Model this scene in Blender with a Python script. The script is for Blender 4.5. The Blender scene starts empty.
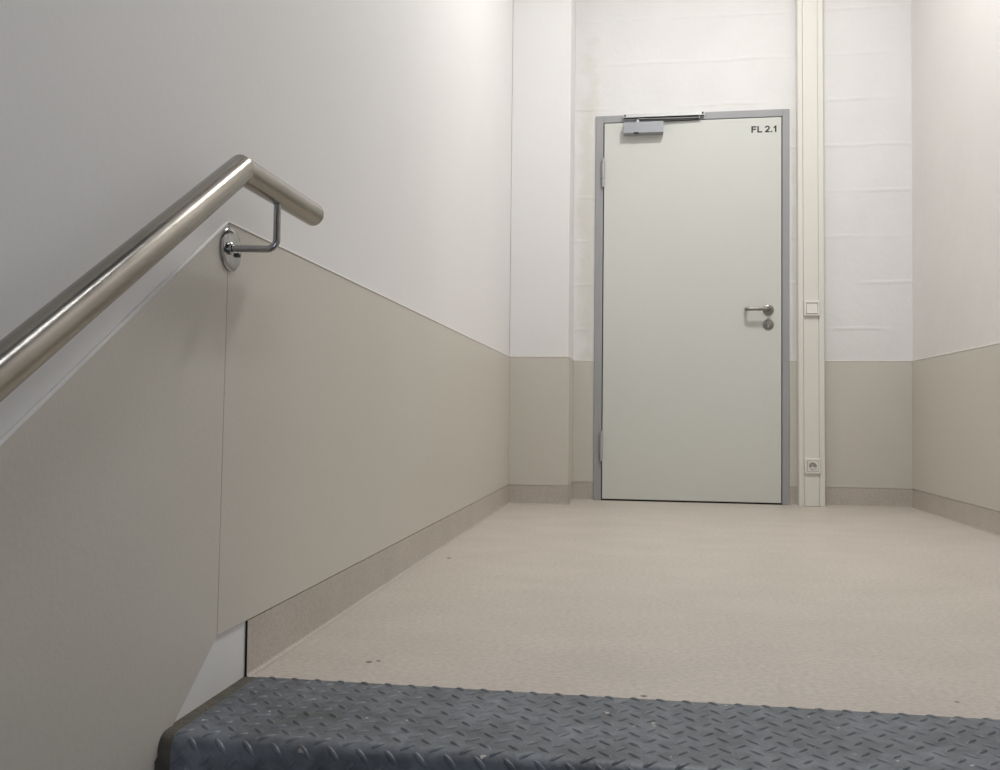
import bpy, bmesh, math, random
from mathutils import Vector, Matrix
random.seed(4)
C = bpy.context.scene.collection
PI = math.pi

# ------------------------------------------------------------- dimensions
XL, XR = -0.6794, 1.4410          # left / right wall faces
D, DP, XP = 5.0526, 4.7218, -0.3645   # door wall, pier face, pier edge
HW, HB = 0.7742, 0.0983           # wainscot top, skirting top
YS = 1.5085                       # back edge of the tread plate
YK = 1.4005                       # seam where the wainscot starts to slope
SL = 0.655                        # stair slope
CEIL = 3.5
YB = -2.2
LD, LW = 0.1968, 0.9615           # door leaf: left edge at -LD, width LW

# ------------------------------------------------------------- materials
def mat(name, col, rough=0.5, metal=0.0, var=0.0, vscale=5.0, bump=0.0, bscale=80.0,
        fine=0.0, fscale=400.0, coat=0.0, spec=0.5, stretch=(1, 1, 1), col2=None, rvar=0.0):
    m = bpy.data.materials.new(name); m.use_nodes = True
    nt = m.node_tree; N = nt.nodes; L = nt.links
    b = N['Principled BSDF']
    b.inputs['Base Color'].default_value = (*col, 1)
    b.inputs['Roughness'].default_value = rough
    b.inputs['Metallic'].default_value = metal
    b.inputs['Coat Weight'].default_value = coat
    b.inputs['Specular IOR Level'].default_value = spec
    tc = N.new('ShaderNodeTexCoord'); mp = N.new('ShaderNodeMapping')
    mp.inputs['Scale'].default_value = stretch
    L.new(tc.outputs['Object'], mp.inputs['Vector'])
    vec = mp.outputs['Vector']
    def noise(s, det=5, r=0.55):
        n = N.new('ShaderNodeTexNoise'); n.inputs['Scale'].default_value = s
        n.inputs['Detail'].default_value = det; n.inputs['Roughness'].default_value = r
        L.new(vec, n.inputs['Vector']); return n.outputs['Fac']
    out = None
    if var or fine:
        c2 = col2 if col2 else tuple(max(0, c * (1 - var)) for c in col)
        ramp = N.new('ShaderNodeValToRGB')
        ramp.color_ramp.elements[0].position = 0.32; ramp.color_ramp.elements[0].color = (*c2, 1)
        ramp.color_ramp.elements[1].position = 0.68; ramp.color_ramp.elements[1].color = (*col, 1)
        L.new(noise(vscale), ramp.inputs['Fac'])
        out = ramp.outputs['Color']
        if fine:
            r2 = N.new('ShaderNodeValToRGB')
            r2.color_ramp.elements[0].position = 0.35; r2.color_ramp.elements[0].color = (1 - fine,) * 3 + (1,)
            r2.color_ramp.elements[1].position = 0.62; r2.color_ramp.elements[1].color = (1, 1, 1, 1)
            L.new(noise(fscale, 3), r2.inputs['Fac'])
            mx = N.new('ShaderNodeMix'); mx.data_type = 'RGBA'; mx.blend_type = 'MULTIPLY'
            mx.inputs[0].default_value = 1
            L.new(out, mx.inputs[6]); L.new(r2.outputs['Color'], mx.inputs[7])
            out = mx.outputs[2]
        L.new(out, b.inputs['Base Color'])
    if rvar:
        mr = N.new('ShaderNodeMapRange')
        mr.inputs['To Min'].default_value = max(0.03, rough - rvar); mr.inputs['To Max'].default_value = rough + rvar
        L.new(noise(vscale * 2), mr.inputs['Value']); L.new(mr.outputs['Result'], b.inputs['Roughness'])
    bp = None
    if bump:
        bp = N.new('ShaderNodeBump'); bp.inputs['Strength'].default_value = 1.0
        bp.inputs['Distance'].default_value = bump
        L.new(noise(bscale), bp.inputs['Height']); L.new(bp.outputs['Normal'], b.inputs['Normal'])
    m['_'] = 1
    return m, nt, b, bp, out, vec

def math_node(nt, op, a, b=None, c=None):
    n = nt.nodes.new('ShaderNodeMath'); n.operation = op
    for i, v in enumerate((a, b, c)):
        if v is None: continue
        if isinstance(v, (int, float)): n.inputs[i].default_value = v
        else: nt.links.new(v, n.inputs[i])
    return n.outputs[0]

def spots(nt, b, out, pts, col, axis='XZ', edge=0.35):
    """blend irregular round marks (x, y, radius) of another colour into a base colour"""
    N, L = nt.nodes, nt.links
    geo = N.new('ShaderNodeNewGeometry'); sp = N.new('ShaderNodeSeparateXYZ')
    L.new(geo.outputs['Position'], sp.inputs[0])
    nz = N.new('ShaderNodeTexNoise'); nz.inputs['Scale'].default_value = 9; nz.inputs['Detail'].default_value = 6
    L.new(geo.outputs['Position'], nz.inputs['Vector'])
    a0, a1 = [sp.outputs['XYZ'.index(k)] for k in axis]
    tot = None
    for x, y, rx, ry in pts:
        dx = math_node(nt, 'DIVIDE', math_node(nt, 'SUBTRACT', a0, x), rx)
        dy = math_node(nt, 'DIVIDE', math_node(nt, 'SUBTRACT', a1, y), ry)
        r = math_node(nt, 'SQRT', math_node(nt, 'ADD', math_node(nt, 'MULTIPLY', dx, dx), math_node(nt, 'MULTIPLY', dy, dy)))
        r = math_node(nt, 'ADD', r, math_node(nt, 'MULTIPLY', math_node(nt, 'SUBTRACT', nz.outputs['Fac'], 0.5), 2.2))
        k = N.new('ShaderNodeMapRange'); k.interpolation_type = 'SMOOTHSTEP'
        k.inputs['From Min'].default_value = 1.0 - edge; k.inputs['From Max'].default_value = 1.0 + edge
        k.inputs['To Min'].default_value = 1.0; k.inputs['To Max'].default_value = 0.0
        L.new(r, k.inputs['Value'])
        tot = k.outputs['Result'] if tot is None else math_node(nt, 'MAXIMUM', tot, k.outputs['Result'])
    mx = N.new('ShaderNodeMix'); mx.data_type = 'RGBA'
    L.new(tot, mx.inputs[0])
    if out is not None: L.new(out, mx.inputs[6])
    else: mx.inputs[6].default_value = b.inputs['Base Color'].default_value
    mx.inputs[7].default_value = (*col, 1)
    L.new(mx.outputs[2], b.inputs['Base Color'])
    return mx.outputs[2]

WHITE = (0.80, 0.79, 0.775)
M = {}
M['wall'] = mat('smooth_white_paint', WHITE, 0.75, bump=0.0004, bscale=60, var=0.03, vscale=1.2)[0]
# painted blockwork with coarse joints on the door wall
m, nt, b, bp, out, vec = mat('painted_blockwork', WHITE, 0.66, bump=0.0042, bscale=20, var=0.05, vscale=3)
N, L = nt.nodes, nt.links
sp = N.new('ShaderNodeSeparateXYZ'); g = N.new('ShaderNodeNewGeometry'); L.new(g.outputs['Position'], sp.inputs[0])
nz = N.new('ShaderNodeTexNoise'); nz.inputs['Scale'].default_value = 5; nz.inputs['Detail'].default_value = 5
L.new(g.outputs['Position'], nz.inputs['Vector'])
zz = math_node(nt, 'ADD', sp.outputs['Z'], math_node(nt, 'MULTIPLY', nz.outputs['Fac'], 0.022))
fr = math_node(nt, 'PINGPONG', math_node(nt, 'SUBTRACT', zz, 0.211), 0.125)   # 0 at every joint
k = N.new('ShaderNodeMapRange'); k.interpolation_type = 'SMOOTHSTEP'
k.inputs['From Min'].default_value = 0.0; k.inputs['From Max'].default_value = 0.016
k.inputs['To Min'].default_value = 0.0; k.inputs['To Max'].default_value = 1.0
L.new(fr, k.inputs['Value'])
n2 = N.new('ShaderNodeTexNoise'); n2.inputs['Scale'].default_value = 4.5; n2.inputs['Detail'].default_value = 3
L.new(g.outputs['Position'], n2.inputs['Vector'])
k2 = N.new('ShaderNodeMapRange'); k2.inputs['From Min'].default_value = 0.38; k2.inputs['From Max'].default_value = 0.6
L.new(n2.outputs['Fac'], k2.inputs['Value'])
jn = math_node(nt, 'MULTIPLY', math_node(nt, 'SUBTRACT', 1.0, k.outputs['Result']), k2.outputs['Result'])
old = bp.inputs['Height'].links[0].from_socket
hh = math_node(nt, 'ADD', math_node(nt, 'MULTIPLY', old, 0.6), math_node(nt, 'MULTIPLY', jn, 0.45))
L.new(hh, bp.inputs['Height']); bp.inputs['Strength'].default_value = 0.9
# bare filler beside the door frame
spots(nt, b, out, [(-0.28, 1.45, 0.05, 0.80), (-0.29, 2.05, 0.045, 0.22), (0.835, 1.3, 0.012, 0.7)],
      (0.70, 0.685, 0.635), 'XZ', 0.6)
M['block'] = m
m, nt, b, bp, out, vec = mat('rough_white_plaster', (0.775, 0.755, 0.735), 0.58, bump=0.005, bscale=3.5, var=0.05, vscale=1.6)
M['plaster'] = m
M['panel'] = mat('beige_wainscot_laminate', (0.620, 0.588, 0.522), 0.42, var=0.03, vscale=1.5, bump=0.0003, bscale=120, fine=0.03, fscale=260)[0]
M['panel2'] = M['panel']
M['bead'] = mat('white_sealant', (0.74, 0.725, 0.69), 0.4, var=0.05, vscale=30)[0]
m, nt, b, bp, out, vec = mat('beige_linoleum', (0.62, 0.56, 0.495), 0.42, var=0.09, vscale=5, fine=0.18, fscale=120, bump=0.0002, bscale=200, stretch=(0.7, 1, 1))
spots(nt, b, out, [(-0.604, 2.88, .008, .012), (-0.495, 1.645, .006, .007), (-.48, 1.655, .004, .005), (0.522, 1.598, .005, .006), (.012, 1.533, .006, .006)],
      (0.12, 0.10, 0.09), 'XY', 0.4)
M['lino'] = m
M['skirt'] = mat('beige_linoleum_skirting', (0.565, 0.512, 0.452), 0.45, var=0.10, vscale=5, fine=0.18, fscale=190)[0]
M['door'] = mat('offwhite_door_paint', (0.655, 0.665, 0.62), 0.42, var=0.025, vscale=1.5, bump=0.0003, bscale=7)[0]
M['frame'] = mat('grey_frame_paint', (0.36, 0.365, 0.375), 0.45, var=0.05, vscale=6)[0]
M['black'] = mat('dark_rubber_seal', (0.012, 0.011, 0.010), 0.7)[0]
M['steel'] = mat('brushed_stainless_steel', (0.35, 0.328, 0.29), 0.23, metal=1.0, var=0.30, vscale=14, bump=0.00015, bscale=300, stretch=(1, 0.25, 0.25), rvar=0.06)[0]
M['chrome'] = mat('polished_steel', (0.38, 0.38, 0.375), 0.15, metal=1.0, var=0.1, vscale=30)[0]
M['satin'] = mat('satin_nickel', (0.30, 0.29, 0.26), 0.36, metal=1.0, var=0.1, vscale=40)[0]
M['hinge'] = mat('zinc_hinge', (0.50, 0.50, 0.50), 0.4, metal=0.5, var=0.1, vscale=30)[0]
M['closer'] = mat('silver_lacquer', (0.40, 0.41, 0.43), 0.35, metal=0.45, var=0.04, vscale=20)[0]
M['alu'] = mat('anodised_aluminium', (0.62, 0.62, 0.61), 0.4, metal=0.4, var=0.03, vscale=20)[0]
M['arm'] = mat('dark_grey_steel', (0.16, 0.16, 0.16), 0.35, metal=0.8, var=0.1, vscale=20)[0]
M['duct'] = mat('cream_pvc', (0.77, 0.755, 0.69), 0.38, var=0.02, vscale=4)[0]
M['plastic'] = mat('white_switch_plastic', (0.79, 0.775, 0.715), 0.25, var=0.02, vscale=20)[0]
M['well'] = mat('socket_recess_plastic', (0.30, 0.295, 0.28), 0.5, var=0.02, vscale=20)[0]
M['ink'] = mat('black_lettering', (0.02, 0.02, 0.02), 0.5)[0]
M['concrete'] = mat('grey_concrete', (0.32, 0.31, 0.30), 0.8, var=0.2, vscale=6, bump=0.001, bscale=60)[0]
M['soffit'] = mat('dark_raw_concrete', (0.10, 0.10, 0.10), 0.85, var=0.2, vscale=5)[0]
M['dirt'] = mat('brown_joint_filler', (0.13, 0.115, 0.09), 0.75, var=0.45, vscale=45, bump=0.002, bscale=90)[0]
# scuffed checker plate
m, nt, b, bp, out, vec = mat('grey_checker_plate', (0.205, 0.226, 0.258), 0.48, metal=0.15, var=0.0, fine=0.34, fscale=38,
                             vscale=7, bump=0.0022, bscale=42, col2=(0.115, 0.127, 0.142), rvar=0.10)
N, L = nt.nodes, nt.links
nz = N.new('ShaderNodeTexNoise'); nz.inputs['Scale'].default_value = 55; nz.inputs['Detail'].default_value = 4
L.new(vec, nz.inputs['Vector'])
k = N.new('ShaderNodeMapRange'); k.inputs['From Min'].default_value = 0.705; k.inputs['From Max'].default_value = 0.73
L.new(nz.outputs['Fac'], k.inputs['Value'])
mx = N.new('ShaderNodeMix'); mx.data_type = 'RGBA'; L.new(k.outputs['Result'], mx.inputs[0]); L.new(out, mx.inputs[6])
mx.inputs[7].default_value = (0.5, 0.49, 0.46, 1); L.new(mx.outputs[2], b.inputs['Base Color'])
M['plate'] = m
M['lug'] = mat('dark_lug_paint', (0.085, 0.092, 0.105), 0.4, metal=0.35, var=0.3, vscale=30, rvar=0.1)[0]

# ------------------------------------------------------------- mesh helpers
def obj(name, bm, m, parent=None, smooth=False, bevel=0.0, seg=2, autos=True):
    me = bpy.data.meshes.new(name)
    bmesh.ops.recalc_face_normals(bm, faces=bm.faces)
    bm.to_mesh(me); bm.free()
    o = bpy.data.objects.new(name, me); C.objects.link(o)
    for mm in (m if isinstance(m, (list, tuple)) else [m]): me.materials.append(mm)
    if smooth:
        for p in me.polygons: p.use_smooth = True
    if bevel:
        md = o.modifiers.new('Bevel', 'BEVEL'); md.width = bevel; md.segments = seg
        md.limit_method = 'ANGLE'; md.angle_limit = math.radians(40); md.harden_normals = False
    if parent is not None: place_child(o, parent)
    return o
def place_child(o, parent):
    o.parent = parent
    o.matrix_parent_inverse = Matrix.Translation(-world_loc(parent))
def world_loc(o):
    v = Vector((0, 0, 0))
    while o is not None:
        v += o.location; 
        if o.parent is not None: v += o.matrix_parent_inverse.translation
        o = o.parent
    return v
def box(bm, x0, x1, y0, y1, z0, z1):
    vs = [bm.verts.new(p) for p in ((x0,y0,z0),(x1,y0,z0),(x1,y1,z0),(x0,y1,z0),(x0,y0,z1),(x1,y0,z1),(x1,y1,z1),(x0,y1,z1))]
    for f in ((0,3,2,1),(4,5,6,7),(0,1,5,4),(1,2,6,5),(2,3,7,6),(3,0,4,7)): bm.faces.new([vs[i] for i in f])
def boxes(*bs):
    bm = bmesh.new()
    for q in bs: box(bm, *q)
    return bm
def prism(pts, axis, a, b_, bm=None):
    """extrude an outline (list of 2-tuples) along an axis; axis 'X' -> pts are (y,z); 'Y' -> (x,z); 'Z' -> (x,y)"""
    bm = bm or bmesh.new()
    def P(p, t): return {'X': (t, p[0], p[1]), 'Y': (p[0], t, p[1]), 'Z': (p[0], p[1], t)}[axis]
    A = [bm.verts.new(P(p, a)) for p in pts]; B = [bm.verts.new(P(p, b_)) for p in pts]
    n = len(pts)
    bm.faces.new(A[::-1]); bm.faces.new(B)
    for i in range(n): bm.faces.new((A[i], A[(i+1) % n], B[(i+1) % n], B[i]))
    return bm
def tube(bm, path, r, seg=20, caps=True):
    path = [Vector(p) for p in path]; rings = []
    up = None
    for i, p in enumerate(path):
        d = (path[min(i+1, len(path)-1)] - path[max(i-1, 0)]).normalized()
        if up is None:
            up = Vector((0, 0, 1)) if abs(d.z) < 0.9 else Vector((1, 0, 0))
        u = (up - d * up.dot(d)).normalized(); up = u; v = d.cross(u)
        rr = r[i] if isinstance(r, (list, tuple)) else r
        rings.append([bm.verts.new(p + u * rr * math.cos(2*PI*k/seg) + v * rr * math.sin(2*PI*k/seg)) for k in range(seg)])
    for a, b_ in zip(rings, rings[1:]):
        for k in range(seg): bm.faces.new((a[k], a[(k+1) % seg], b_[(k+1) % seg], b_[k]))
    if caps: bm.faces.new(rings[0][::-1]); bm.faces.new(rings[-1])
    return bm
def lathe(bm, c, axis, prof, seg=32):
    """prof: (distance along axis, radius)"""
    c = Vector(c); ax = Vector(axis).normalized()
    u = ax.orthogonal().normalized(); v = ax.cross(u); rings = []
    for t, r in prof:
        if r < 1e-6: rings.append([bm.verts.new(c + ax * t)])
        else: rings.append([bm.verts.new(c + ax*t + u*r*math.cos(2*PI*k/seg) + v*r*math.sin(2*PI*k/seg)) for k in range(seg)])
    for a, b_ in zip(rings, rings[1:]):
        for k in range(seg):
            q = [a[k % len(a)], a[(k+1) % seg % len(a)] if len(a) > 1 else None, b_[(k+1) % seg] if len(b_) > 1 else None, b_[k % len(b_)]]
            q = [w for w in q if w is not None]
            if len(set(q)) >= 3: bm.faces.new(q)
    return bm
def smooth_by_angle(o, deg=35):
    me = o.data
    bm = bmesh.new(); bm.from_mesh(me)
    for e in bm.edges:
        if len(e.link_faces) == 2 and e.calc_face_angle(0) > math.radians(deg): e.smooth = False
    bm.to_mesh(me); bm.free()
    for p in me.polygons: p.use_smooth = True
def struct(name, bm, m, parent=None, **k):
    o = obj(name, bm, m, parent, **k)
    if parent is None: o['kind'] = 'structure'
    return o
def thing(name, label, cat, loc=(0, 0, 0), kind=None):
    o = bpy.data.objects.new(name, None); C.objects.link(o); o.location = loc
    if kind: o['kind'] = kind
    if label: o['label'] = label
    if cat: o['category'] = cat
    return o

# ------------------------------------------------------------- room shell
ZL = -2.7
WT = 0.2
def named(o, label, cat): o['label'] = label; o['category'] = cat; return o
named(struct('floor', boxes((XL - WT, XR + WT, YS, D + WT, -0.16, 0.0)), M['lino']),
      'beige mottled linoleum landing floor in front of the door', 'floor')
named(struct('ceiling', boxes((XL - WT, XR + WT, YB - WT, D + WT, CEIL, CEIL + .15)), M['wall']), 'white ceiling high above the landing', 'ceiling')
named(struct('ceiling_stairwell', boxes((XL, XR, YB, 2.3, CEIL - .012, CEIL)), M['soffit']), 'raw grey concrete soffit over the stairs', 'ceiling')
named(struct('wall_left', boxes((XL - WT, XL, YB - WT, D + WT, ZL, CEIL)), M['wall']),
      'smooth white wall on the left behind the handrail', 'wall')
named(struct('wall_right', boxes((XR, XR + WT, YB - WT, D + WT, ZL, CEIL)), M['plaster']),
      'white plastered wall at the right edge of the landing', 'wall')
named(struct('wall_rear', boxes((XL, XR, YB - WT, YB, ZL, CEIL)), M['concrete']), 'grey concrete wall closing the stairwell behind the viewer', 'wall')
# door wall with the opening
OX0, OX1, OZ = -0.235, 0.799, 2.145
named(struct('wall_back', boxes((XL, OX0, D, D + WT, 0, CEIL), (OX1, XR, D, D + WT, 0, CEIL), (OX0, OX1, D, D + WT, OZ, CEIL)), M['block']),
      'white painted blockwork wall around the grey framed door', 'wall')
named(struct('wall_pier', boxes((XL, XP, DP, D, 0, CEIL)), M['wall'], bevel=0.006, seg=3),
      'narrow white wall pier projecting left of the door', 'wall')

# descending stair (concrete) under the plate
pts = [(YS, -0.16)]
pts = [(YS, -0.008), (1.222, -0.008), (1.222, -0.178)]
y, z = 1.222, -0.178
while z > -2.3:
    y -= 0.26; pts.append((y, z)); z -= 0.17; pts.append((y, z))
pts += [(y, ZL), (YS, ZL)]
named(struct('stairs', prism(pts, 'X', XL, XR), M['concrete']), 'concrete stair flight falling away below the plate edge', 'stairs')
named(struct('floor_lower', boxes((XL, XR, YB, y, ZL - .1, z)), M['lino']), 'beige floor at the foot of the stairs', 'floor')

# ------------------------------------------------------------- wainscot + beads
TP = 0.004
def bead_bm(path, n, w=0.004, t=0.0055, upv=(0, 0, 1)):
    bm = bmesh.new(); n = Vector(n)
    A = []
    for i, p in enumerate(path):
        p = Vector(p)
        d = (Vector(path[min(i+1, len(path)-1)]) - Vector(path[max(i-1, 0)])).normalized()
        u = n.cross(d)
        if u.z < 0: u = -u
        A.append([bm.verts.new(p), bm.verts.new(p + n * t), bm.verts.new(p + n * t + u * w * .4), bm.verts.new(p + n * t * .5 + u * w), bm.verts.new(p + u * w)])
    for a, c in zip(A, A[1:]):
        for k in range(5): bm.faces.new((a[k], a[(k+1) % 5], c[(k+1) % 5], c[k]))
    bm.faces.new(A[0]); bm.faces.new(A[-1][::-1])
    return bm
g = 0.0006
# long level panel on the left wall
GAP = 0.0018
t1 = struct('trim_1', prism([(YK + g - .009, HB + GAP), (DP - 0.001, HB + GAP), (DP - 0.001, HW), (YK + g + .003, HW + .005)], 'X', XL, XL + TP), M['panel'], bevel=0.0006, seg=1)
named(t1, 'long level beige wainscot panel on the left wall behind the bracket', 'wall panel')
obj('sealant_bead', bead_bm([(XL, YK - .002, HW + .005), (XL, DP, HW)], (1, 0, 0)), M['bead'], t1)
# sloping panel beside the stairs
yb = -1.9
t2 = struct('trim_2', prism([(YK - g + .003, HW + .005), (YK - g - .009, HB + .001), (yb, HB + .003 + 0.72*(yb-YK)), (yb, HW + .005 + (yb - YK) * .672)], 'X', XL, XL + TP), M['panel2'], bevel=0.0006, seg=1)
named(t2, 'sloping beige wainscot panel beside the stairs below the handrail', 'wall panel')
obj('sealant_bead', bead_bm([(XL, yb, HW + .005 + (yb - YK) * .672), (XL, YK, HW + .005)], (1, 0, 0)), M['bead'], t2)
# pier panel (wraps round the corner)
PX = XP + TP
t3 = struct('trim_3', prism([(XL + TP, DP), (XL + TP, DP - TP), (PX, DP - TP), (PX, D - .001), (XP, D - .001), (XP, DP)], 'Z', HB + GAP, HW), M['panel'], bevel=0.0015, seg=2)
named(t3, 'beige wainscot wrapping the narrow wall pier left of the door', 'wall panel')
bm = bmesh.new(); prism([(XL + TP, DP), (XL + TP, DP - .0055), (PX + .001, DP - .0055), (PX + .001, D), (XP, D), (XP, DP)], 'Z', HW, HW + .006, bm)
obj('sealant_bead', bm, M['bead'], t3, bevel=0.002)
FX0, FX1 = -0.2455, 0.8075   # frame outer edges
t4 = struct('trim_4', boxes((PX, FX0, D - TP, D, HB + GAP, HW)), M['panel'], bevel=0.0008, seg=1)
named(t4, 'narrow beige wainscot strip between wall pier and door frame', 'wall panel')
obj('sealant_bead', boxes((PX, FX0, D - .0055, D, HW, HW + .006)), M['bead'], t4, bevel=0.003)
t5 = struct('trim_5', boxes((FX1 + .002, XR - TP, D - TP, D, HB + GAP, HW)), M['panel'], bevel=0.0008, seg=1)
named(t5, 'beige wainscot panel between door frame and right corner behind the cable duct', 'wall panel')
obj('sealant_bead', boxes((FX1 + .002, XR - TP, D - .0055, D, HW, HW + .006)), M['bead'], t5, bevel=0.003)
t6 = struct('trim_6', boxes((XR - TP, XR, YS, D, HB + GAP, HW)), M['panel'], bevel=0.0008, seg=1)
named(t6, 'beige wainscot panel along the right wall', 'wall panel')
obj('sealant_bead', boxes((XR - .0055, XR, YS, D - TP, HW, HW + .008)), M['bead'], t6, bevel=0.003)

# skirtings with a small cove at the foot
def skirt_prof(h=HB, t=0.0032, r=0.007):
    p = [(0, 0), (0, h), (t, h)]
    for k in range(7):
        a = PI + (PI/2) * k / 6
        p.append((t + r + r * math.cos(a), r + 0.0006 + r * math.sin(a)))
    return p
def skirt_y(name, x, s, y0, y1, label):
    o = struct(name, prism([(x + s * a, b_) for a, b_ in skirt_prof()], 'Y', y0, y1), M['skirt'])
    smooth_by_angle(o); return named(o, label, 'skirting board')
def skirt_x(name, y, x0, x1, label):
    o = struct(name, prism([(y - a, b_) for a, b_ in skirt_prof()], 'X', x0, x1), M['skirt'])
    smooth_by_angle(o); return named(o, label, 'skirting board')
sk = skirt_y('baseboard_left', XL, 1, YS, DP, 'beige linoleum skirting at the foot of the left wall')
obj('joint_filler', boxes((XL, XL + .0040, YS - .0009, YS, 0, HB)), M['black'], sk)
bm = bmesh.new(); cols = [[bm.verts.new((x_(a), y_(a), b_)) for a, b_ in skirt_prof()] for x_, y_ in
      ((lambda a: XL + .0032, lambda a: DP - a), (lambda a: XP + a, lambda a: DP - a), (lambda a: XP + a, lambda a: D))]
for a, b_ in zip(cols, cols[1:]):
    for k in range(len(a)): bm.faces.new((a[k], a[(k+1) % len(a)], b_[(k+1) % len(a)], b_[k]))
bm.faces.new(cols[0]); bm.faces.new(cols[-1][::-1])
o = struct('baseboard_pier', bm, M['skirt']); smooth_by_angle(o); named(o, 'beige linoleum skirting around the foot of the wall pier', 'skirting board')
skirt_x('baseboard_back_left', D, XP + .0032, FX0, 'short skirting piece between wall pier and door frame')
skirt_x('baseboard_back_right', D, FX1 + .002, XR - .0032, 'skirting on the door wall between frame and right corner')
skirt_y('baseboard_right', XR, -1, YS, D, 'beige linoleum skirting at the foot of the right wall')

# ------------------------------------------------------------- door
door = thing('door_1', 'closed off-white metal door marked FL 2.1 in a grey frame', 'door', (0.2839, D, 0), kind='structure')
LX0, LX1, LZ0, LZ1 = -0.1968, 0.7648, 0.009, 2.112
GP = 0.005; FP = 0.010
fi0, fi1, fiz = LX0 - GP, LX1 + GP, LZ1 + GP
bm = bmesh.new()
for q in ((FX0, fi0, D - FP, D + .10, 0, 2.157), (fi1, FX1, D - FP, D + .10, 0, 2.157), (fi0, fi1, D - FP, D + .10, fiz, 2.157)): box(bm, *q)
obj('door_frame', bm, M['frame'], door, bevel=0.0025, seg=2)
bm = boxes((fi0, fi0 + .025, D + .045, D + .1, 0, fiz), (fi1 - .025, fi1, D + .045, D + .1, 0, fiz), (fi0, fi1, D + .045, D + .1, fiz - .025, fiz),
           (fi0, fi1, D + .046, D + .06, 0.0, .02))
obj('frame_seal', bm, M['black'], door)
leaf = obj('door_leaf', boxes((LX0, LX1, D - FP - .003, D + .044, LZ0, LZ1)), M['door'], door, bevel=0.003, seg=3)
YF = D - FP - .003           # front face of the leaf
obj('threshold_seal', boxes((fi0, fi1, D - .006, D + .05, 0.0005, .0065)), M['black'], door)
def hinge(zc, h):
    bm = bmesh.new(); xh = LX0 - .005; yh = YF - .010; r = .0095
    z0 = zc - h/2
    segs = [(z0, z0 + h*.30), (z0 + h*.305, z0 + h*.86), (z0 + h*.865, z0 + h)]
    for a, c in segs:
        rr = r if (a, c) == segs[1] else r * .92
        lathe(bm, (xh, yh, a), (0, 0, 1), [(0, 0), (0, rr*.8), (.002, rr), (c - a - .002, rr), (c - a, rr*.8), (c - a, 0)], 20)
    lathe(bm, (xh, yh, z0 + h), (0, 0, 1), [(0, .005), (.006, .005), (.008, .003), (.008, 0)], 14)
    box(bm, xh - .0015, xh + .0015, yh, D + .02, z0 + h*.05, z0 + h*.95)
    o = obj('hinge', bm, M['hinge'], door); smooth_by_angle(o)
hinge(1.829, .160); hinge(.298, .160)
# handle set
hx, hz = 0.695, 1.054
y0 = YF
bm = bmesh.new()
lathe(bm, (hx, y0, hz), (0, -1, 0), [(0, 0.0285), (.005, .0285), (.0075, .0265), (.008, .013), (.008, 0)], 36)
rose = obj('handle_rosette', bm, M['satin'], door); smooth_by_angle(rose, 50)
bm = bmesh.new(); R0 = .055
path = [(hx, y0 - .004, hz), (hx, y0 - R0 + .018, hz)]
for k in range(1, 7):
    a = PI/2 * k/6; path.append((hx - .016 * (1 - math.cos(a)), y0 - R0 + .018 - .016 * math.sin(a), hz))
L1 = hx - .105
path.append((L1, y0 - R0 + .002, hz))
for k in range(1, 7):
    a = PI/2 * k/6; path.append((L1 - .014 * math.sin(a), y0 - R0 + .002 + .014 * (1 - math.cos(a)), hz))
path.append((L1 - .014, y0 - R0 + .042, hz))
tube(bm, path, .0098, 20)
lev = obj('door_handle', bm, M['satin'], door); smooth_by_angle(lev, 50)
cz = .975
bm = bmesh.new()
lathe(bm, (hx, y0, cz), (0, -1, 0), [(0, 0.0285), (.005, .0285), (.0075, .0265), (.008, .012), (.008, 0)], 36)
ros = obj('lock_rosette', bm, M['satin'], door); smooth_by_angle(ros, 50)
bm = bmesh.new()
lathe(bm, (hx, y0 - .006, cz + .006), (0, -1, 0), [(0, .0085), (.0035, .0085), (.004, .008), (.004, 0)], 24)
box(bm, hx - .0045, hx + .0045, y0 - .0095, y0 - .006, cz - .017, cz + .004)
cyl = obj('lock_cylinder', bm, M['hinge'], ros); smooth_by_angle(cyl, 50)
obj('keyhole', boxes((hx - .0012, hx + .0012, y0 - .0104, y0 - .0095, cz + .001, cz + .011)), M['black'], ros)
# lettering
TX0, TZ0, TH = 0.605, 2.0295, 0.0365; TW = TH * 1.09      # start, baseline, cap height
def stroke(bm, pts, w, x0):
    """flat band of width w along a polyline, in units of the cap height"""
    P = [Vector((p[0], p[1])) for p in pts]; A = []
    for i, p in enumerate(P):
        d = (P[min(i+1, len(P)-1)] - P[max(i-1, 0)]).normalized(); n = Vector((-d.y, d.x)) * w / 2
        A.append([bm.verts.new((x0 + (q.x) * TW, YF - yy, TZ0 + q.y * TH)) for yy in (.0001, .0005) for q in (p + n, p - n)])
    for a, b_ in zip(A, A[1:]):
        for q in ((0, 1), (1, 3), (3, 2), (2, 0)): bm.faces.new((a[q[0]], a[q[1]], b_[q[1]], b_[q[0]]))
    for a in (A[0], A[-1]): bm.faces.new((a[0], a[1], a[3], a[2]))
bm = bmesh.new(); w = .205
x = TX0                                             # F
stroke(bm, [(w/2, 0), (w/2, 1)], w, x); stroke(bm, [(w, 1 - w/2), (.68, 1 - w/2)], w, x); stroke(bm, [(w, .53), (.62, .53)], w, x)
x += .79 * TW                                       # L
stroke(bm, [(w/2, 0), (w/2, 1)], w, x); stroke(bm, [(w, w/2), (.66, w/2)], w, x)
x += 1.01 * TW                                       # 2
pts = [(.09, .70)] + [(.33 + .24 * math.cos(math.radians(a)), .68 + .235 * math.sin(math.radians(a))) for a in range(165, -50, -20)]
pts += [(.40, .40), (.22, .24), (.12, .09)]
stroke(bm, pts, w, x); stroke(bm, [(.03, w/2), (.64, w/2)], w, x)
x += .76 * TW                                       # .
stroke(bm, [(.0, w/2), (w*1.05, w/2)], w, x)
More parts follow.
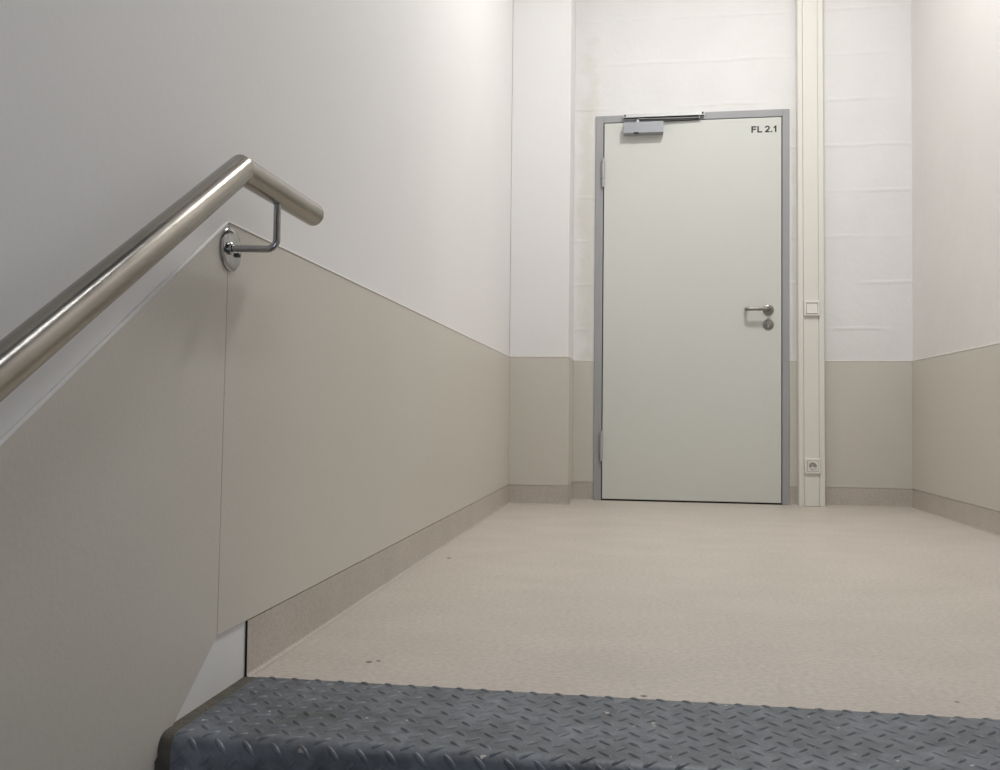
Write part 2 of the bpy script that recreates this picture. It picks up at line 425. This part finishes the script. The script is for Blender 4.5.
x += .31 * TW                                       # 1
stroke(bm, [(.37, 0), (.37, 1)], w, x); stroke(bm, [(.08, .70), (.22, .76), (.34, .92)], w*.8, x)
o = obj('lettering', bm, M['ink'], door)
o['label'] = 'black lettering FL 2.1'

# ------------------------------------------------------------- door closer
dc = thing('door_closer', 'silver overhead door closer with guide rail at the top left of the door', 'door closer', (0.0165, YF, 2.067))
CY0 = YF - .052
bx0, bx1, bz0, bz1 = -0.090, 0.1285, 2.037, 2.098
bo = obj('closer_body', boxes((bx0, bx1, CY0, YF, bz0, bz1)), M['closer'], dc, bevel=0.0015, seg=2)
obj('adjustment_valve', boxes((-.034, -.006, CY0 - .0006, CY0 + .016, bz0 - .0015, bz0 + .004)), M['black'], bo)
RZ0, RZ1, RY = 2.131, 2.153, D - FP - .026
rx0, rx1 = -0.092, 0.352
prof = [(D - FP, RZ0), (D - FP, RZ1), (RY, RZ1), (RY, RZ0 + .003), (RY + .006, RZ0 + .003), (RY + .006, RZ0 + .010), (D - FP - .006, RZ0 + .010), (D - FP - .006, RZ0)]
rail = obj('guide_rail', prism(prof, 'X', rx0, rx1), M['alu'], dc, bevel=0.0008, seg=1)
obj('rail_channel', boxes((rx0 + .003, rx1 - .003, RY + .0065, D - FP - .0065, RZ0 + .002, RZ0 + .0095)), M['black'], rail)
for sx in (rx0 + .010, rx1 - .010):
    bm = bmesh.new(); lathe(bm, (sx, RY, RZ1 - .009), (0, -1, 0), [(-.001, .0055), (.0012, .0055), (.0012, .0)], 16)
    obj('rail_screw', bm, M['black'], rail)
# spindle and sliding arm
bm = bmesh.new(); lathe(bm, (-.012, CY0 + .026, bz1), (0, 0, 1), [(0, .012), (.017, .012), (.019, .010), (.019, 0)], 20)
s = obj('spindle', bm, M['closer'], dc); smooth_by_angle(s, 50)
bm = bmesh.new()
a = Vector((-.012, CY0 + .026, bz1 + .022)); c = Vector((rx1 - .028, D - FP - .016, bz1 + .022))
d = (c - a).normalized(); n = Vector((-d.y, d.x, 0))
vs = []
for zz_ in (-.0035, .0035):
    for p, w in ((a, .013), (a + (c-a)*.15, .010), (c - (c-a)*.1, .008), (c, .009)):
        vs.append((bm.verts.new(p + n*w + Vector((0, 0, zz_))), bm.verts.new(p - n*w + Vector((0, 0, zz_)))))
for k_ in (0, 4):
    for i in range(3): bm.faces.new((vs[k_+i][0], vs[k_+i+1][0], vs[k_+i+1][1], vs[k_+i][1]))
for i in range(3):
    bm.faces.new((vs[i][0], vs[i+1][0], vs[4+i+1][0], vs[4+i][0])); bm.faces.new((vs[i][1], vs[i+1][1], vs[4+i+1][1], vs[4+i][1]))
bm.faces.new((vs[0][0], vs[0][1], vs[4][1], vs[4][0])); bm.faces.new((vs[3][0], vs[3][1], vs[7][1], vs[7][0]))
obj('closer_arm', bm, M['arm'], dc, bevel=0.001)
bm = bmesh.new(); lathe(bm, (c.x, c.y, c.z - .005), (0, 0, 1), [(0, 0), (0, .007), (.018, .007), (.018, 0)], 16)
obj('slider_pin', bm, M['chrome'], dc)

# ------------------------------------------------------------- cable duct, switch, socket
UX0, UX1 = 0.8425, 0.976; UP = 0.065; YD = D - UP
duct = thing('cable_duct', 'tall cream plastic cable duct running up the wall right of the door', 'cable duct', ((UX0 + UX1)/2, D - TP, 0.001))
def lean(bm, s=0.0036, x0=0):           # the duct stands very slightly out of plumb
    for v in bm.verts: v.co.x += .006 - s * v.co.z
    return bm
cx0, cx1 = UX0 + .0265, UX1 - .0305
yb_ = D - .0005
pr = [(UX0, yb_), (UX0, YD + .003), (UX0 + .003, YD), (cx0 - .0022, YD), (cx0 - .0022, YD + .004), (cx0 - .001, YD + .004), (cx0 - .001, YD + .012),
      (cx1 + .001, YD + .012), (cx1 + .001, YD + .004), (cx1 + .0022, YD + .004), (cx1 + .0022, YD), (UX1 - .003, YD), (UX1, YD + .003), (UX1, yb_)]
# the duct base is cut round the wainscot by standing just in front of it
pr = [(a, min(b_, D - .0095)) if b_ > D - .0095 else (a, b_) for a, b_ in pr]
bm = bmesh.new(); prism(pr, 'Z', .001, CEIL, bm)
obj('duct_base', lean(bm), M['duct'], duct)
bm = boxes((cx0, cx1, YD - .0004, YD + .011, .0015, CEIL))
obj('duct_cover', lean(bm), M['duct'], duct, bevel=0.0012, seg=2)

def switchplate(name, label, cat, zc, xc):
    t = thing(name, label, cat, (xc, YD - .0012, zc))
    h = .0405; y1 = YD - .0005
    return t, h, y1
def plate_frame(bm, xc, zc, h, y1, d=.010, inner=.029):
    """square frame with chamfered sides and a square opening"""
    def ring(hh, yy): return [bm.verts.new((xc + sx * hh, yy, zc + sz * hh)) for sx, sz in ((-1, -1), (1, -1), (1, 1), (-1, 1))]
    rs = [ring(h, y1), ring(h, y1 - d * .7), ring(h - .003, y1 - d), ring(inner + .0015, y1 - d), ring(inner, y1 - d + .002), ring(inner, y1 - .001)]
    for a, b_ in zip(rs, rs[1:]):
        for k in range(4): bm.faces.new((a[k], a[(k+1) % 4], b_[(k+1) % 4], b_[k]))
    bm.faces.new(rs[0]); bm.faces.new(rs[-1])
    return bm
sx_, sz_ = 0.9125, 1.053
t, h, y1 = switchplate('light_switch', 'white square rocker light switch on the cable duct beside the door handle', 'light switch', sz_, sx_)
obj('switch_frame', plate_frame(bmesh.new(), sx_, sz_, h, y1, .014), M['plastic'], t, bevel=.0008, seg=2)
bm = bmesh.new(); w = .0275
vs = [bm.verts.new(p) for p in ((sx_-w, y1 - .0105, sz_+w), (sx_+w, y1 - .0105, sz_+w), (sx_+w, y1 - .0175, sz_-w), (sx_-w, y1 - .0175, sz_-w),
                                 (sx_-w, y1 - .002, sz_+w), (sx_+w, y1 - .002, sz_+w), (sx_+w, y1 - .002, sz_-w), (sx_-w, y1 - .002, sz_-w))]
for f in ((0,1,2,3),(4,5,6,7),(0,1,5,4),(1,2,6,5),(2,3,7,6),(3,0,4,7)): bm.faces.new([vs[i] for i in f])
obj('switch_rocker', bm, M['plastic'], t, bevel=.0008, seg=2)
ox_, oz_ = 0.9155, 0.214
t, h, y1 = switchplate('wall_socket', 'white earthed power socket near the foot of the cable duct', 'power socket', oz_, ox_)
obj('socket_frame', plate_frame(bmesh.new(), ox_, oz_, h, y1, .011, .0285), M['plastic'], t, bevel=.0008, seg=2)
# insert with a round recess
bm = bmesh.new(); w = .0275; n = 32; yy = y1 - .012
def sq(k):
    a = 2*PI*(k + .5)/n; c_, s_ = math.cos(a), math.sin(a); q = w / max(abs(c_), abs(s_)); return c_*q, s_*q
ro = [bm.verts.new((ox_ + sq(k)[0], yy, oz_ + sq(k)[1])) for k in range(n)]
rb = [bm.verts.new((ox_ + sq(k)[0], y1 - .002, oz_ + sq(k)[1])) for k in range(n)]
r1 = [bm.verts.new((ox_ + .0200*math.cos(2*PI*(k+.5)/n), yy, oz_ + .0200*math.sin(2*PI*(k+.5)/n))) for k in range(n)]
for k in range(n):
    j = (k+1) % n
    bm.faces.new((ro[k], ro[j], r1[j], r1[k])); bm.faces.new((rb[k], rb[j], ro[j], ro[k]))
ins = obj('socket_insert', bm, M['plastic'], t)
bm = bmesh.new()
lathe(bm, (ox_, yy, oz_), (0, 1, 0), [(0, .0200), (.012, .0192), (.012, 0)], 32)
wl = obj('socket_well', bm, M['well'], ins)
for q in ((-.0095, 0), (.0095, 0)):
    bm = bmesh.new(); lathe(bm, (ox_ + q[0], yy + .0116, oz_ + q[1]), (0, -1, 0), [(0, 0), (0, .0033), (.0006, .0033), (.0006, 0)], 16)
    obj('pin_hole', bm, M['black'], wl) if False else obj('pin_hole', bm, M['black'], ins)
for s_ in (-1, 1):
    obj('earth_contact', boxes((ox_ - .0028, ox_ + .0028, yy + .001, yy + .011, oz_ + s_*.0180 - .0012, oz_ + s_*.0180 + .0012)), M['arm'], ins)

# ------------------------------------------------------------- checker plate on the stair edge
PX0, PX1 = XL + .024, XR - .012
PZ, PYF, PR = 0.003, 1.212, 0.024
def prof_at(s):
    """point and normal on the plate's profile; s = distance from the back edge"""
    flat = YS - .0015 - (PYF + PR)
    if s < flat: return Vector((0, YS - .0015 - s, PZ)), Vector((0, 0, 1))
    s2 = s - flat
    if s2 < PR * PI/2:
        a = s2 / PR
        return Vector((0, PYF + PR - PR*math.sin(a), PZ - PR + PR*math.cos(a))), Vector((0, -math.sin(a), math.cos(a)))
    s3 = s2 - PR * PI/2
    return Vector((0, PYF, PZ - PR - s3)), Vector((0, -1, 0))
SMAX = YS - .0015 - (PYF + PR) + PR*PI/2 + .06
def sheet(bm, x0, x1, th, z_off=0.0, nx=1):
    N_ = 60; outer = []; inner = []
    for i in range(N_ + 1):
        p, n = prof_at(SMAX * i / N_)
        outer.append(p + n * z_off); inner.append(p + n * z_off - n * th)
    pts = outer + inner[::-1]
    return prism([(p.y, p.z) for p in pts], 'X', x0, x1, bm)
tp = thing('tread_plate', 'grey steel checker plate capping the top stair edge', 'checker plate', ((PX0 + PX1)/2, YS, 0))
bm = bmesh.new(); sheet(bm, PX0, PX1, .0045)
pl = obj('plate_sheet', bm, M['plate'], tp); smooth_by_angle(pl, 40)
# raised lugs, all one surface pattern
bm = bmesh.new()
A_, B_ = 0.0415, 0.0415
def lug(x, s, ang, ln=.0150, wd=.0044, h=.0016):
    nseg = 12; rings = []
    for t_, hh in ((1.0, -.0002), (.74, .0013), (.40, .0022)):
        ring = []
        for k in range(nseg):
            a = 2*PI*k/nseg
            lx, ly = ln*t_*math.cos(a), wd*(t_ if t_ > .5 else .42)*math.sin(a)
            px = x + lx*math.cos(ang) - ly*math.sin(ang); ps = s + lx*math.sin(ang) + ly*math.cos(ang)
            if ps < 0.001 or px < PX0 + .001 or px > PX1 - .001: 
                ps = max(ps, .001); px = min(max(px, PX0 + .001), PX1 - .001)
            p, n = prof_at(ps)
            ring.append(bm.verts.new(Vector((px, p.y, p.z)) + n * hh))
        rings.append(ring)
    for a, b_ in zip(rings, rings[1:]):
        for k in range(nseg): bm.faces.new((a[k], a[(k+1) % nseg], b_[(k+1) % nseg], b_[k]))
    bm.faces.new(rings[-1])
i = 0
x = PX0 - .01
while x < PX1 + .01:
    s = .004
    j = 0
    while s < SMAX - .008:
        for (xx, ss, ang) in ((x, s, math.radians(45)), (x + A_/2, s + B_/2, math.radians(-45))):
            if PX0 + .008 < xx < PX1 - .008 and ss < SMAX - .01: lug(xx, ss, ang)
        s += B_
    x += A_
lg = obj('raised_lugs', bm, M['plate'], tp, smooth=True)
# dark filler between plate and wall
bm = bmesh.new(); sheet(bm, XL, PX0 - .0003, .006, -.001)
jf = obj('joint_filler', bm, M['dirt'], tp)
obj('back_joint', boxes((PX0, PX1, YS - .0014, YS, -.006, .0012)), M['dirt'], tp)

# ------------------------------------------------------------- handrail
hr = thing('handrail', 'brushed steel tube handrail on the left wall with a short level end', 'handrail', (XL, 1.425, .738))
RX, RR = -0.593, 0.0210
P1 = Vector((RX, 1.266, .829)); P2 = Vector((RX, 1.571, .829))
d1 = Vector((0, 1, SL)).normalized(); d2 = Vector((0, 1, 0))
P0 = P1 - d1 * 3.3
seg = 48
def ringpts(P, d, cut=None):
    out_ = []
    n = Vector((1, 0, 0)).cross(d)
    for k in range(seg):
        a = 2*PI*k/seg; o_ = Vector((1, 0, 0))*RR*math.cos(a) + n*RR*math.sin(a)
        if cut is not None: o_ = o_ - d * (o_.dot(cut) / d.dot(cut))
        out_.append(P + o_)
    return out_
cut = (d1 + d2).normalized()
bm = bmesh.new()
def shell(rings_pts):
    rings = [[bm.verts.new(p) for p in r] for r in rings_pts]
    for a, b_ in zip(rings, rings[1:]):
        for k in range(seg): bm.faces.new((a[k], a[(k+1) % seg], b_[(k+1) % seg], b_[k]))
    return rings
r = shell([ringpts(P0, d1), ringpts(P1 - d1*.02, d1), ringpts(P1, d1, cut)]); bm.faces.new(r[0])
rt = obj('sloping_tube', bm, M['steel'], hr); smooth_by_angle(rt, 50)
bm = bmesh.new()
r = shell([ringpts(P1, d2, cut), ringpts(P1 + d2*.02, d2), ringpts(P2 - d2*.002, d2)])
lt = obj('level_tube', bm, M['steel'], hr); smooth_by_angle(lt, 50)
bm = bmesh.new(); lathe(bm, P2 - d2*.002, (0, 1, 0), [(0, RR), (.002, RR), (.0045, RR*.93), (.006, RR*.75), (.006, 0)], 40)
ec = obj('end_cap', bm, M['steel'], hr); smooth_by_angle(ec, 50)
def bracket(yc, zc, lab=None):
    zt = .833 - RR if lab else None
    by, bz = yc, zc
    bm = bmesh.new(); AX = RX
    pth = [(XL + .004, by - .012, bz), (XL + .03, by - .008, bz), (AX - .016, by, bz)]
    for k in range(1, 9):
        a = PI/2*k/8; pth.append((AX - .016 + .016*math.sin(a), by, bz + .016*(1 - math.cos(a))))
    pth.append((AX, by, P1.z - RR + .003))
    tube(bm, pth, .006, 20)
    br = obj('wall_bracket', bm, M['chrome'], hr); smooth_by_angle(br, 50)
    bm = bmesh.new()
    lathe(bm, (XL + TP, by, bz), (1, 0, 0), [(0, .0365), (.0025, .0365), (.0045, .0345), (.0055, .028), (.0058, 0)], 40)
    lathe(bm, (XL + TP + .005, by - .0115, bz), (1, 0, 0), [(0, .0105), (.0045, .0105), (.0065, .0085), (.0065, 0)], 24)
    ro_ = obj('bracket_rosette', bm, M['chrome'], br); smooth_by_angle(ro_, 40)
    bm = bmesh.new(); lathe(bm, (XL + TP + .006, by + .017, bz - .006), (1, 0, 0), [(0, .0045), (.004, .0045), (.0055, .003), (.0055, 0)], 16)
    sc = obj('grub_screw', bm, M['arm'], br); smooth_by_angle(sc, 40)
bracket(1.407, .735)

# ------------------------------------------------------------- light
def area(name, loc, size, power, col, sy=None, shape='RECTANGLE', rot=(0, 0, 0)):
    l = bpy.data.lights.new(name, 'AREA'); l.shape = shape; l.size = size
    if sy: l.size_y = sy
    l.energy = power; l.color = col
    o = bpy.data.objects.new(name, l); C.objects.link(o); o.location = loc; o.rotation_euler = rot
    return o
area('landing_ceiling_lamp', (0.55, 3.35, CEIL - .03), 0.4, 43, (1.0, 0.985, 0.965), .3)
area('stair_head_ceiling_lamp', (0.42, 1.2, CEIL - .04), 0.10, 12, (0.90, 0.93, 1.0), 1.7)
area('rear_cool_fill', (0.4, YB + .02, -0.3), 1.2, 10, (0.70, 0.80, 1.0), 1.2, rot=(PI/2, 0, 0))  # cool fill added low behind the camera; no window is built there
w = bpy.data.worlds.new('World'); bpy.context.scene.world = w; w.use_nodes = True
w.node_tree.nodes['Background'].inputs[0].default_value = (.05, .05, .05, 1)

# ------------------------------------------------------------- camera
yaw, pit, rol, hc = 0.15266, 0.03409, 0.01101, 0.46328
f = Vector((-math.sin(yaw)*math.cos(pit), math.cos(yaw)*math.cos(pit), math.sin(pit)))
r = Vector((math.cos(yaw), math.sin(yaw), 0)); u = r.cross(f)
r2 = r*math.cos(rol) + u*math.sin(rol); u2 = -r*math.sin(rol) + u*math.cos(rol)
cam = bpy.data.cameras.new('camera'); cam.sensor_width = 36; cam.sensor_fit = 'HORIZONTAL'; cam.lens = 32.4
cam.clip_start = 0.01
co = bpy.data.objects.new('camera', cam); C.objects.link(co)
mw = Matrix((( r2.x, u2.x, -f.x, 0), (r2.y, u2.y, -f.y, 0), (r2.z, u2.z, -f.z, hc), (0, 0, 0, 1)))
co.matrix_world = mw
S = bpy.context.scene; S.camera = co
S.view_settings.view_transform = 'Standard'; S.view_settings.look = 'None'
S.view_settings.exposure = 0.15; S.view_settings.gamma = 1; S.view_settings.use_curve_mapping = False
